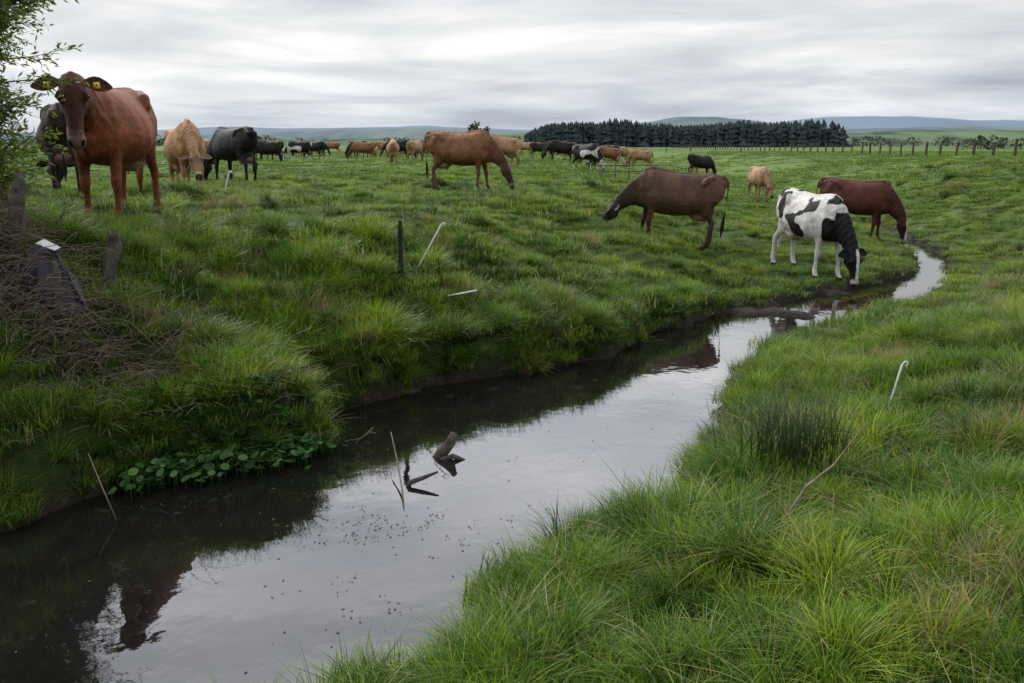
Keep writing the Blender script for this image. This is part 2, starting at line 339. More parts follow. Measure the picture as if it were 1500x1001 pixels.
# ------------------------------------------------------------------ cows
def cow_mesh(name,pose,coat,voxel=.022,legs=(0,0,0,0),tag=False,udder=1.,belly=1.,ribs=.0012):
    Vv=[];Ff=[];n0=0
    def ad(vf):
        nonlocal n0
        V,F=vf;Vv.extend(tuple(v) for v in V);Ff.extend(tuple(i+n0 for i in q) for q in F);n0+=len(V)
    tr=[(-.83,1.25,1.04,.09),(-.80,1.31,.94,.155),(-.70,1.365,.82,.215),(-.58,1.39,.74,.25),(-.45,1.395,.68,.285),(-.30,1.38,.63,.305),(-.15,1.365,.60,.345),(.08,1.355,.575,.375),(.30,1.36,.585,.35),(.46,1.39,.60,.295),(.60,1.385,.62,.24),(.73,1.33,.68,.185),(.82,1.24,.78,.12)]
    R=[]
    for x,t,b,w in tr:
        if -.5<x<.5: b=.98-(.98-b)*belly; w=w*(.6+.4*belly)
        R.append((Vector((x,0,(t+b)/2)),Vector((0,0,(t-b)/2)),Vector((0,w,0))))
    ad(loft(R,28,.24))
    for s in (1,-1):
        ad(tube([(-.60,.10*s,1.33),(-.45,.20*s,1.285),(-.36,.235*s,1.17)],[.06,.065,.05],10))
        ad(ell((-.77,.095*s,1.22),(.085,.05,.08)))
        ad(tube([(.56,.07*s,1.33),(.53,.14*s,1.20),(.55,.185*s,1.02),(.60,.17*s,.92)],[.08,.12,.14,.10],12,rad2=[.05,.07,.07,.06]))
        ad(tube([(-.50,.15*s,1.22),(-.56,.17*s,1.05),(-.54,.175*s,.90)],[.15,.20,.18],14,rad2=[.08,.10,.095]))
        ad(ell((.70,.12*s,1.0),(.10,.08,.13)))
        ad(tube([(-.22,.20*s,.72),(-.36,.175*s,.76),(-.46,.17*s,.82)],[.05,.05,.06],8))
    ad(tube([(.60,0,.74),(.74,0,.76),(.82,0,.90)],[.10,.11,.11],12,rad2=[.10,.08,.08]))
    ad(tube([(-.85,0,1.335),(-.6,0,1.375),(-.3,0,1.365),(.1,0,1.35),(.42,0,1.385),(.56,0,1.395),(.72,0,1.34)],[.03,.035,.03,.03,.04,.045,.04],8))
    if udder>0:
        ad(ell((-.42,0,.66),(.22*udder,.165*udder,.16*udder)));ad(ell((-.58,0,.70),(.12*udder,.13*udder,.16*udder)))
        for sx in (-.08,.08):
            for s in (1,-1): ad(tube([(-.45+sx*1.2,.075*s,.58),(-.45+sx*1.2,.08*s,.455)],[.022,.013],8))
    for i,s in enumerate((1,-1)):
        dx=legs[i]
        P=[(.54,.15,1.02,.14,.08),(.52,.155,.86,.13,.085),(.51,.16,.75,.10,.074),(.52,.16,.63,.072,.060),(.535,.16,.51,.055,.050),(.545,.16,.45,.057,.055),(.545,.16,.39,.050,.049),(.54,.16,.33,.037,.036),(.54,.16,.22,.034,.033),(.54,.16,.155,.040,.039),(.55,.16,.12,.045,.043),(.57,.16,.08,.037,.038),(.585,.16,.055,.050,.047),(.60,.16,0,.064,.056)]
        pp=[(a+dx*max(0,(.95-c)/.95),b*s,c) for a,b,c,_,_ in P];ad(tube(pp,[q[3] for q in P],14,rad2=[q[4] for q in P]))
        dx=legs[2+i]
        P=[(-.52,.14,1.10,.20,.10),(-.50,.155,.94,.19,.11),(-.485,.165,.82,.155,.10),(-.52,.165,.72,.112,.078),(-.575,.165,.63,.078,.058),(-.63,.165,.56,.058,.048),(-.67,.165,.51,.060,.048),(-.68,.165,.46,.054,.045),(-.675,.165,.40,.042,.038),(-.665,.165,.27,.037,.035),(-.66,.165,.17,.043,.040),(-.65,.165,.13,.048,.044),(-.625,.165,.08,.039,.039),(-.61,.165,.055,.052,.048),(-.595,.165,0,.066,.056)]
        pp=[(a+dx*max(0,(.95-c)/.95),b*s,c) for a,b,c,_,_ in P];ad(tube(pp,[q[3] for q in P],14,rad2=[q[4] for q in P]))
    nk=pose['neck'];cs=[Vector(q[:3]) for q in nk];lat=[(-math.sin(q[5]),math.cos(q[5]),0) for q in nk]
    ad(tube(cs,[q[3] for q in nk],18,lat,[q[4] for q in nk]))
    yaw=pose.get('hyaw',nk[-1][5]);poll=cs[-1];H=Vector(pose['H']).normalized();L0=Vector((-math.sin(yaw),math.cos(yaw),0));L=(L0-H*H.dot(L0)).normalized();D=H.cross(L)
    hs=pose.get('hs',1.06)
    HR=[(-.06,.035,.05,.0),(-.035,.07,.085,0),(.0,.098,.098,-.008),(.06,.112,.100,-.012),(.12,.112,.104,-.012),(.17,.104,.096,-.008),(.23,.090,.078,-.002),(.30,.075,.064,.004),(.37,.065,.058,.006),(.42,.063,.060,.005),(.46,.062,.069,.0),(.495,.058,.070,-.004),(.52,.044,.058,-.006),(.535,.02,.03,-.008)]
    R=[(poll+H*(q[0]*hs)+D*(q[3]*hs),D*q[1]*hs,L*q[2]*hs) for q in HR];ad(loft(R,22,-.04))
    for s in (1,-1):
        ad(tube([poll+H*.08*hs+L*.082*s*hs+D*.062*hs,poll+H*.125*hs+L*.098*s*hs+D*.058*hs,poll+H*.175*hs+L*.085*s*hs+D*.05*hs],[.022*hs,.030*hs,.020*hs],8))
        ad(ell(poll+H*.475*hs+L*.042*s*hs+D*.028*hs,(.027*hs,)*3))
        ad(tube([poll+H*.03*hs+L*.06*s*hs-D*.06*hs,poll+H*.12*hs+L*.062*s*hs-D*.075*hs,poll+H*.24*hs+L*.045*s*hs-D*.055*hs],[.05*hs,.052*hs,.03*hs],10))
    ad(tube([poll-H*.035*hs+L*-.06*hs+D*.03,poll-H*.055*hs+D*.035,poll-H*.035*hs+L*.06*hs+D*.03],[.03,.04,.03],8,(0,0,1)))
    td=pose.get('tail',0)
    ad(tube([(-.70,0,1.36),(-.80,0,1.355),(-.87,.0,1.27),(-.895,td*.1,1.08),(-.895,td*.3,.88),(-.885,td*.5,.68)],[.04,.04,.03,.020,.018,.018],8))
    ad(tube([(-.885,td*.5,.70),(-.88,td*.55,.56),(-.875,td*.6,.44),(-.875,td*.62,.33),(-.875,td*.62,.24)],[.018,.036,.042,.028,.01],8))
    t=bpy.data.meshes.new('t');t.from_pydata(Vv,[],Ff);to=bpy.data.objects.new('t',t);COL.objects.link(to)
    r=to.modifiers.new('r','REMESH');r.mode='VOXEL';r.voxel_size=voxel;r.use_smooth_shade=True
    s_=to.modifiers.new('s','SMOOTH');s_.factor=.5;s_.iterations=max(2,int(.0018/voxel**2))
    dg=bpy.context.evaluated_depsgraph_get();ev=to.evaluated_get(dg);bm=bpy.data.meshes.new_from_object(ev)
    nv=len(bm.vertices);co=np.empty(nv*3,np.float32);bm.vertices.foreach_get('co',co);co=co.reshape(-1,3)
    no=np.empty(nv*3,np.float32);bm.vertices.foreach_get('normal',no);no=no.reshape(-1,3)
    faces=[tuple(p.vertices) for p in bm.polygons]
    bpy.data.objects.remove(to);bpy.data.meshes.remove(t)
    hd=(co-np.array(poll))@np.array(H)/hs; lat_=(co-np.array(poll))@np.array(L)/hs; dor=(co-np.array(poll))@np.array(D)/hs
    ishead=(hd>-.06)&(hd<.6)&(np.abs(lat_)<.16)&(np.abs(dor)<.17)&(co[:,0]>.72)
    bar=sst(-.35,-.2,co[:,0])*(1-sst(.3,.5,co[:,0]))*sst(.6,.8,co[:,2])*(1-sst(1.15,1.3,co[:,2]))
    dsp=bar*ribs*np.sin(co[:,0]*62+co[:,2]*8)+(fbm(co[:,0]*4+co[:,1]*3,co[:,2]*4+co[:,1]*3,31,2)-.5)*.022*(1-ishead)*sst(.5,.9,co[:,2])
    # loose skin folds along the neck
    nf=sst(.62,.8,co[:,0])*(1-ishead);dsp=dsp+nf*.004*np.sin(co[:,0]*55-co[:,2]*38)
    co=co+no*dsp[:,None]
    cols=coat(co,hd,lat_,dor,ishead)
    mz=(ishead&(hd>.445))[:,None];cols=np.where(mz,np.array(coat.muzzle),cols)
    ring=(ishead&(hd>.40)&(hd<=.445))[:,None];cols=np.where(ring,cols*.5+.5*np.array(coat.ring),cols)
    nost=ishead&(hd>.47)&(np.hypot(np.abs(lat_)-.045,(dor-.03))<.019);cols[nost]=(.008,.006,.006)
    mouth=ishead&(hd>.44)&(np.abs(dor+.028)<.006);cols[mouth]=(.015,.01,.01)
    eyer=ishead&(np.hypot(hd-.13,dor-.055)<.042)&(np.abs(lat_)>.07);cols[eyer]*=.45
    cols[co[:,2]<.06]=(.03,.025,.02)
    if udder>0:
        ud=(((co[:,0]+.45)/.27)**2+(co[:,1]/.155)**2+((co[:,2]-.60)/.18)**2<1.)&(co[:,2]<.68); cols[ud]=cols[ud]*.2+np.array(coat.udder)*.8
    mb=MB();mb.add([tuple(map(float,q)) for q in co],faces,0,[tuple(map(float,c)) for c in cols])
    hc=np.array(coat.ear)
    for s in (1,-1):
        eb=poll+H*.0*hs+L*.07*s*hs+D*.0
        dr=(L*s-H*.08).normalized();wd=(H*.95+D*.1);wd=(wd-dr*dr.dot(wd)).normalized();th=dr.cross(wd)
        if th.dot(D)<0: th=-th
        sec=[(0,.024),(.03,.034),(.06,.052),(.10,.066),(.14,.064),(.18,.046),(.21,.024),(.225,.006)]
        V=[];F=[];C=[];nn_=9
        for q,w in sec:
            for side in (0,1):
                for i in range(nn_):
                    u=-1+2*i/(nn_-1);cup=.35*w*(u*u-1.)*(.9)
                    V.append(eb+dr*q*hs+wd*u*w*hs+th*(cup+(.007 if side else -.004)*(1-abs(u)**3))*hs+Vector((0,0,-.9*q*q*hs)))
                    C.append(tuple(hc*(.45 if side else 1.)) if abs(u)<.8 else tuple(hc*.9))
        m_=len(sec)
        for j in range(m_-1):
            for side in (0,1):
                for i in range(nn_-1):
                    a=(j*2+side)*nn_+i;b=((j+1)*2+side)*nn_+i;F.append((a,a+1,b+1,b) if side else (a,b,b+1,a+1))
            for i in (0,nn_-1):
                a=j*2*nn_+i;F.append((a,a+nn_,a+3*nn_,a+2*nn_))
        mb.add(V,F,0,C)
        if tag:
            tcn=eb+dr*.11*hs+th*.022+Vector((0,0,-.035));q=[tcn+wd*a+dr*b_ for a,b_ in ((-.03,-.026),(.035,-.03),(.035,.03),(-.03,.026))]
            f0=th*.004;mb.add(q+[p+f0 for p in q],[(0,1,2,3),(7,6,5,4),(0,4,5,1),(1,5,6,2),(2,6,7,3),(3,7,4,0)],2)
            V,F=ell(tcn+th*.006,(.009,.009,.009),8,5);mb.add(V,F,1)
        V,F=ell(poll+H*.128*hs+L*.106*s*hs+D*.055*hs,(.0205*hs,)*3,12,8);mb.add(V,F,1)
    me=mb.mesh(name,[M_coat,M_eye,M_tag]);bpy.data.meshes.remove(bm);return me
def coatfn(base,dark,darkhead=.5,legdark=.5,bellylight=0.,muzzle=(.05,.03,.025),udder=(.36,.21,.16),blaze=0,seed=0,white=None,ring=None):
    base=np.array(base);dark=np.array(dark)
    def f(co,hd,la,do,ish):
        n=fbm(co[:,0]*3+seed,co[:,2]*3+co[:,1]*1.5,seed,3)[:,None]
        c=base*(.75+.5*n)
        k=(sst(.55,1.1,co[:,0])*darkhead)[:,None];c=c*(1-k)+dark*k
        k=(ish*sst(-.05,.35,hd)*darkhead)[:,None];c=c*(1-k)+dark*k
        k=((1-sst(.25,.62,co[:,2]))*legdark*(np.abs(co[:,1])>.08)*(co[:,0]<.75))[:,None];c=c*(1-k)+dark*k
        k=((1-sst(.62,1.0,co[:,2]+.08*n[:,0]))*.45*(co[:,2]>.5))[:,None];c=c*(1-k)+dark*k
        if bellylight: 
            k=((1-sst(.6,.8,co[:,2]))*(co[:,2]>.5)*bellylight*(np.abs(co[:,0])<.5))[:,None];c=c*(1-k)+base*2.0*k
        k=((co[:,0]<-.86)&(co[:,2]<.7))[:,None];c=np.where(k,dark*.6,c)
        if white is not None:
            w=white(co,hd,la,do,ish)[:,None];c=np.where(w,np.array((.62,.60,.56))*(.85+.3*n),c)
        if blaze: c=np.where((ish&(np.abs(la)<.035+.02*n[:,0])&(do>.02)&(hd>.02))[:,None],np.array((.6,.58,.52)),c)
        return c
    f.muzzle=muzzle;f.udder=udder;f.ring=ring or muzzle;f.ear=tuple(base*.6+dark*.4);return f
def holst(co,hd,la,do,ish):
    S_=np.sign(co[:,1]);n=fbm(co[:,0]*4.2+5*S_,co[:,2]*4.2+2,77,2)
    w=n<.62
    w|=co[:,2]<.66
    w&=~((co[:,0]>.70+.15*n)&(co[:,2]<1.16)&(co[:,2]>.62))
    w&=~((co[:,0]>.85)&(co[:,2]<.9))
    w=np.where(ish,((np.abs(la)<.03)&(do>.02))|(hd>.42),w)
    w|=(co[:,0]<-.86)|((co[:,2]<.62)&(co[:,0]<.75))
    return w
def spotty(co,hd,la,do,ish):
    n=fbm(co[:,0]*2+9,co[:,2]*2+2,33,2);return (n<.42)|(co[:,2]<.4)
C_red=coatfn((.24,.065,.022),(.05,.017,.010),.75,.5,muzzle=(.20,.12,.09),seed=1)
C_dred=coatfn((.09,.026,.015),(.02,.009,.006),.6,.5,seed=2,muzzle=(.3,.22,.17),blaze=1)
C_brn=coatfn((.21,.095,.04),(.045,.024,.014),.6,.5,muzzle=(.1,.08,.07),ring=(.4,.33,.25),seed=3)
C_dbrn=coatfn((.10,.055,.03),(.014,.010,.008),.8,.5,bellylight=.45,muzzle=(.15,.11,.09),seed=4)
C_tan=coatfn((.44,.24,.105),(.16,.085,.045),.45,.2,muzzle=(.03,.025,.02),ring=(.55,.45,.35),seed=5)
C_tan2=coatfn((.36,.21,.11),(.12,.07,.04),.4,.3,seed=6)
C_blk=coatfn((.014,.012,.011),(.008,.007,.007),.5,.4,seed=7)
C_dk=coatfn((.03,.017,.012),(.01,.008,.007),.5,.4,seed=8)
C_hol=coatfn((.010,.009,.009),(.008,.008,.008),.3,.3,muzzle=(.5,.36,.32),udder=(.5,.32,.27),seed=9,white=holst)
C_sp=coatfn((.012,.011,.011),(.008,.008,.008),.3,.3,seed=9,white=spotty)
def graze(yaw=0,reach=0.,tail=0):
    c,s=math.cos(yaw),math.sin(yaw)
    def R(x,z,a,b,k): 
        dx=x-.6;return (.6+dx*math.cos(yaw*k),dx*math.sin(yaw*k),z,a,b,yaw*k)
    nk=[(.42,0,1.08,.27,.17,0),R(.62,1.04,.285,.155,.2),R(.80+.02*reach,.91+.05*reach,.235,.12,.5),R(.94+.06*reach,.77+.10*reach,.18,.098,.8),R(1.04+.12*reach,.64+.14*reach,.135,.084,1),R(1.10+.17*reach,.55+.16*reach,.105,.08,1)]
    hx=.20+.75*reach;H=(hx*c,hx*s,-.97+.25*reach)
    return dict(neck=nk,H=H,tail=tail)
headup=dict(neck=[(.42,0,1.06,.29,.18,0),(.60,.0,1.10,.29,.17,0),(.76,.0,1.17,.25,.15,0),(.88,.0,1.25,.20,.12,.1),(.97,.0,1.32,.15,.10,.15),(1.04,.01,1.355,.11,.085,.2)],hyaw=.28,H=(.30,.09,-.95),tail=-.1,hs=1.16)
def put(name,me,x,y,deg,scale=1.,tilt=1.,dz=0):
    a=math.radians(deg);fx,fy=math.cos(a)*.58*scale,math.sin(a)*.58*scale
    zf=tz(x+fx,y+fy);zr=tz(x-fx,y-fy);p=math.atan2(zf-zr,1.16*scale)*tilt
    o=obj(name,me);o.matrix_world=Matrix.Translation((x,y,(zf+zr)/2+dz))@Matrix.Rotation(a,4,'Z')@Matrix.Rotation(-p,4,'Y')@Matrix.Diagonal((scale,scale,scale,1));return o
put('red_cow',cow_mesh('red_cow',headup,C_red,.014,(.06,-.04,-.02,.12),tag=True,ribs=0),-4.68,10.35,-84,1.12,1.,.02)
put('dark_cow',cow_mesh('dark_cow',graze(.4,0),C_dk,.03,(.05,-.08,.1,-.05)),-6.85,13.4,115,1.)
put('tan_cow',cow_mesh('tan_cow',graze(-.1,.5),C_tan,.020,(.08,-.06,.02,.1)),-6.95,18.6,-58,1.08)
put('black_cow',cow_mesh('black_cow',graze(.3,0,.1),C_blk,.025,(.1,-.06,-.05,.12)),-7.55,23.8,140,1.1)
put('brown_cow',cow_mesh('brown_cow',graze(-.1,.2,.15),C_brn,.02,(.1,-.08,-.12,.1)),-1.25,21.0,-14,1.0)
put('tan_cow',cow_mesh('tan_cow2',graze(.2,.1),C_tan2,.03,(.1,-.1,-.1,.1)),-.5,39,-150,1.)
put('dark_brown_cow',cow_mesh('dark_brown_cow',graze(.05,.42,.1),C_dbrn,.018,(-.04,.08,.06,-.08),belly=1.05),3.3,17.6,178,1.08,.35,-.03)
put('black_and_white_cow',cow_mesh('holstein_cow',graze(.1,0,.05),C_hol,.016,(.12,-.1,.05,-.1)),5.65,16.35,-72,1.1)
put('dark_red_cow',cow_mesh('dark_red_cow',graze(-.1,0,.1),C_dred,.022,(.08,-.08,-.1,.1)),8.75,22.2,-25,1.08)
put('small_tan_cow',cow_mesh('small_tan_cow',graze(0,.6),C_tan2,.03,udder=0),9.1,32,-85,.9)
fm={'t':cow_mesh('far_tan',graze(.2,0),C_tan2,.04,(.1,-.1,-.1,.1)),'b':cow_mesh('far_brown',graze(-.2,.2),C_brn,.04,(-.1,.1,.1,-.1)),'k':cow_mesh('far_black',graze(.1,0),C_blk,.04,(.1,-.05,.1,-.1)),'w':cow_mesh('far_spotted',graze(0,0),C_sp,.04,(.1,-.1,.1,-.1)),'d':cow_mesh('far_dark',graze(0,.1),C_dk,.04,(.1,-.1,-.1,.1))}
NM={'t':'tan_cow','b':'brown_cow','k':'black_cow','w':'black_and_white_cow','d':'dark_cow'}
herd=[(-16.5,58,20,'d'),(-15.5,56,190,'k'),(-18,66,160,'b'),(-17.5,74,10,'b'),(-15.5,64,200,'w'),(-15.3,68,150,'k'),(-18.5,82,180,'t'),(-14.8,84,10,'w'),(-17,95,175,'b'),(-12.3,70,170,'k'),(-12,88,0,'b'),(-13.5,92,20,'t'),(-10.8,80,195,'d'),(-9.8,90,175,'b'),(-6.2,56,75,'t'),(-7.5,84,190,'b'),(-6.8,50,100,'t'),
(2.3,74,5,'d'),(3.6,70,170,'k'),(3.9,66,20,'w'),(3.3,60,185,'k'),(4.0,47,-60,'w'),(5.0,52,-100,'k'),(8.5,82,170,'b'),(9.9,88,5,'w'),(10.6,80,190,'t'),(8.9,74,10,'t'),(10.0,68,190,'t'),(11.2,76,175,'t'),(12.4,58,10,'k'),(13.3,92,180,'b'),(14.5,66,200,'t'),(6.2,95,185,'b'),(-20,90,0,'d'),(-23,100,180,'t'),(-26,94,10,'b'),(-22.5,110,170,'b'),(-11,120,185,'k'),(-16,130,5,'b'),(-5,118,180,'t'),(3,112,5,'b'),(9,120,175,'k'),(15,118,180,'t'),(-29,76,200,'t'),(-30.5,60,20,'t'),(-33,70,20,'b'),(20,140,0,'k'),(1.5,90,175,'t'),
(-19,52,10,'b'),(-21.5,70,190,'k'),(-8.5,66,5,'k'),(-10.5,62,170,'b'),(-13,76,0,'t'),(6.5,60,180,'b'),(7.4,66,10,'w'),(-3,96,0,'b'),(-9,104,180,'d'),(5.8,78,0,'t'),(-20.5,60,0,'t')]
for x,y,h,k in herd: put(NM[k],fm[k],x,y,h+random.uniform(-15,15),random.uniform(.93,1.05))
# ------------------------------------------------------------------ fence posts, stakes, debris
def post(name,base,top,r,mat,n=8,jag=0):
    b=Vector(base);t=Vector(top);k=6;P=[];Rr=[]
    for i in range(k+1):
        u=i/k;P.append(b.lerp(t,u)+Vector((random.gauss(0,jag),random.gauss(0,jag),0)));Rr.append(r*random.uniform(.85,1.12)*(1 if i<k else .6))
    mb=MB();V,F=tube(P,Rr,n)
    for i in range(len(V)):
        if i>=k*n and i<(k+1)*n: V[i]=V[i]+Vector((0,0,random.uniform(-jag*6,jag*4)))
        elif jag: V[i]=V[i]+Vector((random.gauss(0,jag),random.gauss(0,jag),0))
    mb.add(V,F);o=obj(name,mb.mesh(name,[mat],False));return o
z=tz(-1.34,10.2);post('fence_stake',(-1.34,10.2,z-.1),(-1.33,10.2,z+.66),.032,M_black)
def pigtail(x,y,dx,dy,h,r=.0085):
    z=tz(x,y);P=[Vector((x+dx*t,y+dy*t,z-.08+(h+.08)*t)) for t in (0,.25,.5,.75,1)];a=P[-1];d=(P[-1]-P[0]).normalized();s=Vector((1,0,0))
    Q=[a+d*.02+s*.004,a+d*.035+s*.018,a+d*.033+s*.038,a+d*.015+s*.045,a-d*.008+s*.036]
    mb=MB();V,F=tube(P+Q,[r]*3+[r*1.25,r*1.4]+[r]*5,8,(0.1,1,0));mb.add(V,F);obj('electric_fence_standard',mb.mesh('standard',[M_white]))
pigtail(-1.2,10.5,.33,0,.5);pigtail(-5.5,16.4,.16,0,.45,.012);pigtail(3.15,6.9,.13,.05,.42,.007)
mb=MB();z=tz(-.6,10.05)+.18;V,F=tube([(-.78,10.0,z-.03),(-.6,10.02,z),(-.42,10.05,z+.03)],[.01,.011,.01],8);mb.add(V,F);obj('fallen_fence_standard',mb.mesh('fs',[M_white]))
def fence(P,sp,h,r,wires=True):
    fp=bpy.data.objects.new('wire_fence',None);COL.objects.link(fp);mb=MB();mw=MB();prev=None
    for i in range(len(P)-1):
        a=Vector(P[i]);b=Vector(P[i+1]);L=(b-a).length;n=int(L/sp)
        for j in range(n):
            q=a.lerp(b,j/n);z=tz(q.x,q.y);hh=h*random.uniform(.88,1.14);lx=random.gauss(0,.07)
            V,F=tube([(q.x,q.y,z-.2),(q.x+lx*.5,q.y,z+hh*.5),(q.x+lx,q.y,z+hh)],[r*random.uniform(.8,1.3)]*3,7);mb.add(V,F)
            tp=Vector((q.x,q.y,z))
            if prev is not None and q.y<150:
                for k in (.35,.65,.95):
                    V,F=tube([prev+Vector((0,0,k*h)),tp+Vector((0,0,k*h))],[.008,.008],4);mw.add(V,F)
            prev=tp
    obj('posts',mb.mesh('posts',[M_wood],False),par=fp)
    if mw.n: obj('wires',mw.mesh('wires',[M_wood]),par=fp)
fence([(33,38),(38,66),(44,110),(50,200),(60,330)],3.8,1.3,.10)
fence([(-10,175),(30,170),(48,165)],4.5,1.25,.1)
mb=MB()
for i in range(5):
    x=3.5+i*.55;z=tz(x,34);V,F=tube([(x,34+i*.1,z-.1),(x,34+i*.1,z+.55)],[.03,.03],8);mb.add(V,F)
z=tz(4.5,34)
for k in (.32,.55): V,F=tube([(3.3,34,z+k),(4.5,34.2,z+k+.01),(5.8,34.4,z+k)],[.025]*3,8);mb.add(V,F)
obj('pipe_rail',mb.mesh('rail',[M_twig]))
z=tz(-4.1,7.3);post('old_fence_post',(-4.36,7.3,z-.2),(-4.16,7.35,2.34),.062,M_wood,9,jag=.012)
z=tz(-3.55,7.6);post('old_fence_post',(-3.70,7.6,z-.2),(-3.57,7.65,1.84),.06,M_wood,9,jag=.012)
z=tz(-3.75,7.25);post('old_fence_post',(-3.78,7.0,z-.2),(-3.80,7.06,1.66),.032,M_wood,7,jag=.006)
M_sheet=simple('galvanised_sheet',(.012,.015,.019),(.04,.048,.056),5,.5,.3,.4,.2)
V=[];F=[];nx,nz=26,16
z0=1.28
for j in range(nz):
    for i in range(nx):
        u=i/(nx-1);v=j/(nz-1);w=.26+.30*(1-v)
        fold=.045*math.sin(u*9+v*4)+.022*math.sin(u*23+v*3)
        x=-3.95+(u-.5)*w*1.3+.14*(1-v)*u; zz=z0+.50*v-.26*(u-.35)**2*2-.22*max(0,u-.6)+.03*float(vnoise(u*6,v*3,7))
        V.append((x,7.30-.24*(1-v)+fold+.10*(u-.5)**2,zz))
for j in range(nz-1):
    for i in range(nx-1): F.append((j*nx+i,j*nx+i+1,(j+1)*nx+i+1,(j+1)*nx+i))
mb=MB();mb.add(V,F);a=[(-4.02,7.20,z0+.51),(-3.97,7.25,z0+.545),(-3.84,7.26,z0+.47),(-3.87,7.21,z0+.45)];mb.add(a,[(0,1,2,3)],1);so=obj('metal_sheet',mb.mesh('sheet',[M_sheet,M_white]))
def brush(name,cx,cy,sx,sy,n,l0,l1,r=.004,up=.6,mat=M_twig):
    mb=MB()
    xs_=[random.gauss(cx,sx) for _ in range(n)];ys_=[random.gauss(cy,sy) for _ in range(n)];zs_=np.maximum(T(xs_,ys_),0)
    for i in range(n):
        x,y,z=xs_[i],ys_[i],float(zs_[i]);a=random.uniform(0,6.28);L=random.uniform(l0,l1);P=[];e=random.uniform(.1,up)
        for k in range(5):
            t=k/4;P.append((x+math.cos(a)*L*t+random.gauss(0,.012),y+math.sin(a)*L*t*.7+random.gauss(0,.012),z-.03+L*(e*1.6*t-e*1.1*t*t)+random.gauss(0,.01)))
        V,F=tube(P,[r,r,r*.8,r*.6,r*.3],4);mb.add(V,F,0,(.7,random.random(),0))
    return obj(name,mb.mesh(name,[mat]))
brush('dead_brush',-3.75,6.85,.42,.28,900,.2,.65,.004,1.2)
brush('dead_brush',-4.5,7.3,.3,.35,600,.3,.8,.0045,1.4)
brush('dead_brush',-2.1,7.1,.14,.12,260,.15,.4,.004,1.)
brush('dead_brush',3.3,6.2,.12,.12,60,.12,.3,.004,.7)
brush('dry_stems',2.35,3.7,.4,.4,60,.3,.65,.0022,1.3,M_dry)
brush('dry_stems',1.8,5.1,.3,.3,20,.3,.5,.0022,1.2,M_dry)
def stick(name,P,R,mat=M_twig): 
    mb=MB();V,F=tube(P,R,7);mb.add(V,F);return obj(name,mb.mesh(name,[mat]))
stick('floating_stick',[(-1.03,6.9,.22),(-.93,6.5,.13),(-.84,6.1,.04),(-.78,5.75,-.01)],[.004,.006,.008,.005])
stick('broken_branch',[(-.82,6.25,-.04),(-.80,6.25,.03),(-.7,6.27,.06),(-.58,6.3,.10)],[.022,.022,.018,.009],M_wood)
stick('driftwood',[(-.66,6.9,-.05),(-.60,6.92,.03),(-.53,6.95,.11),(-.50,6.97,.19)],[.045,.055,.045,.028],M_wood)
stick('driftwood',[(-.62,6.85,-.02),(-.5,6.83,.03),(-.40,6.83,-.01)],[.02,.025,.015],M_wood)
stick('floating_stick',[(-1.45,7.3,0.0),(-1.35,7.25,.04),(-1.25,7.32,.12)],[.008,.008,.004])
stick('floating_stick',[(-1.4,7.25,0.0),(-1.3,7.4,.05),(-1.26,7.5,.0)],[.007,.008,.004])
stick('dead_branch',[(1.45,4.35,.52),(1.75,4.75,.62),(2.0,5.0,.66),(2.35,5.4,.80)],[.004,.009,.007,.003])
stick('bank_root',[(-3.1,5.9,.4),(-2.95,5.75,.2),(-2.8,5.6,.02)],[.004,.005,.004])
M_rush=leafmat('rush_stem',(.02,.04,.012),(.05,.085,.02),(.12,.08,.04),patch=False,tr=.1)
mb=MB()
for i in range(190):
    x=random.gauss(2.0,.15);y=random.gauss(5.75,.15);z=tz(x,y);L=random.uniform(.4,.78);a=random.uniform(0,6.28);l=random.uniform(.02,.3)
    V,F=tube([(x,y,z),(x+math.cos(a)*l*.4*L,y+math.sin(a)*l*.4*L,z+L*.5),(x+math.cos(a)*l*1.3*L,y+math.sin(a)*l*1.3*L,z+L)],[.003,.0028,.001],4);mb.add(V,F,0,(.5,random.random(),0))
obj('rush_clump',mb.mesh('rush',[M_rush]))
mb=MB();cx_=[];cy_=[]
for i in range(1000):
    u=random.random();cx_.append(-2.95+u*1.3+random.gauss(0,.09));cy_.append(6.24+.75*u+random.gauss(0,.13))
cz_=np.clip(T(cx_,cy_),0,.55)
for x,y,zg in zip(cx_,cy_,cz_):
    zg=float(zg);z=zg+random.uniform(.04,.20);r=random.uniform(.02,.046)
    a=random.uniform(0,6.28);tl=random.uniform(.1,.8);n=Vector((math.cos(a)*math.sin(tl),math.sin(a)*math.sin(tl),math.cos(tl)));e=n.orthogonal().normalized();f=n.cross(e);c=Vector((x,y,z))
    V=[c-n*.006]+[c+e*math.cos(k*.785)*r+f*math.sin(k*.785)*r*.8 for k in range(8)]
    mb.add(V,[(0,k+1,(k+1)%8+1) for k in range(8)],0,(random.uniform(.2,1),random.random(),0))
    V,F=tube([(x,y,zg-.02),c],[.003,.002],3);mb.add(V,F,0,(.2,.3,0))
obj('watercress_plant',mb.mesh('cress',[M_cress]))
mb=MB()
for i in range(1500):
    if i<900: x,y=random.gauss(-.75,.35),random.gauss(5.4,.5)
    elif i<1250: x,y=random.gauss(-.1,.12),random.gauss(6.2,.25)
    else: x,y=random.uniform(-3,2.5),random.uniform(4,11)
    if fbm(np.array([x*3]),np.array([y*3]),91,3)[0]<.55 and i<1250: continue
    if not inside(np.array([x]),np.array([y]))[0]: continue
    r=random.uniform(.002,.007);a=random.random()*3;V=[(x+math.cos(a+k*1.57)*r*(1 if k%2 else 2.2),y+math.sin(a+k*1.57)*r*(1 if k%2 else 2.2),.004) for k in range(4)];mb.add(V,[(0,1,2,3)])
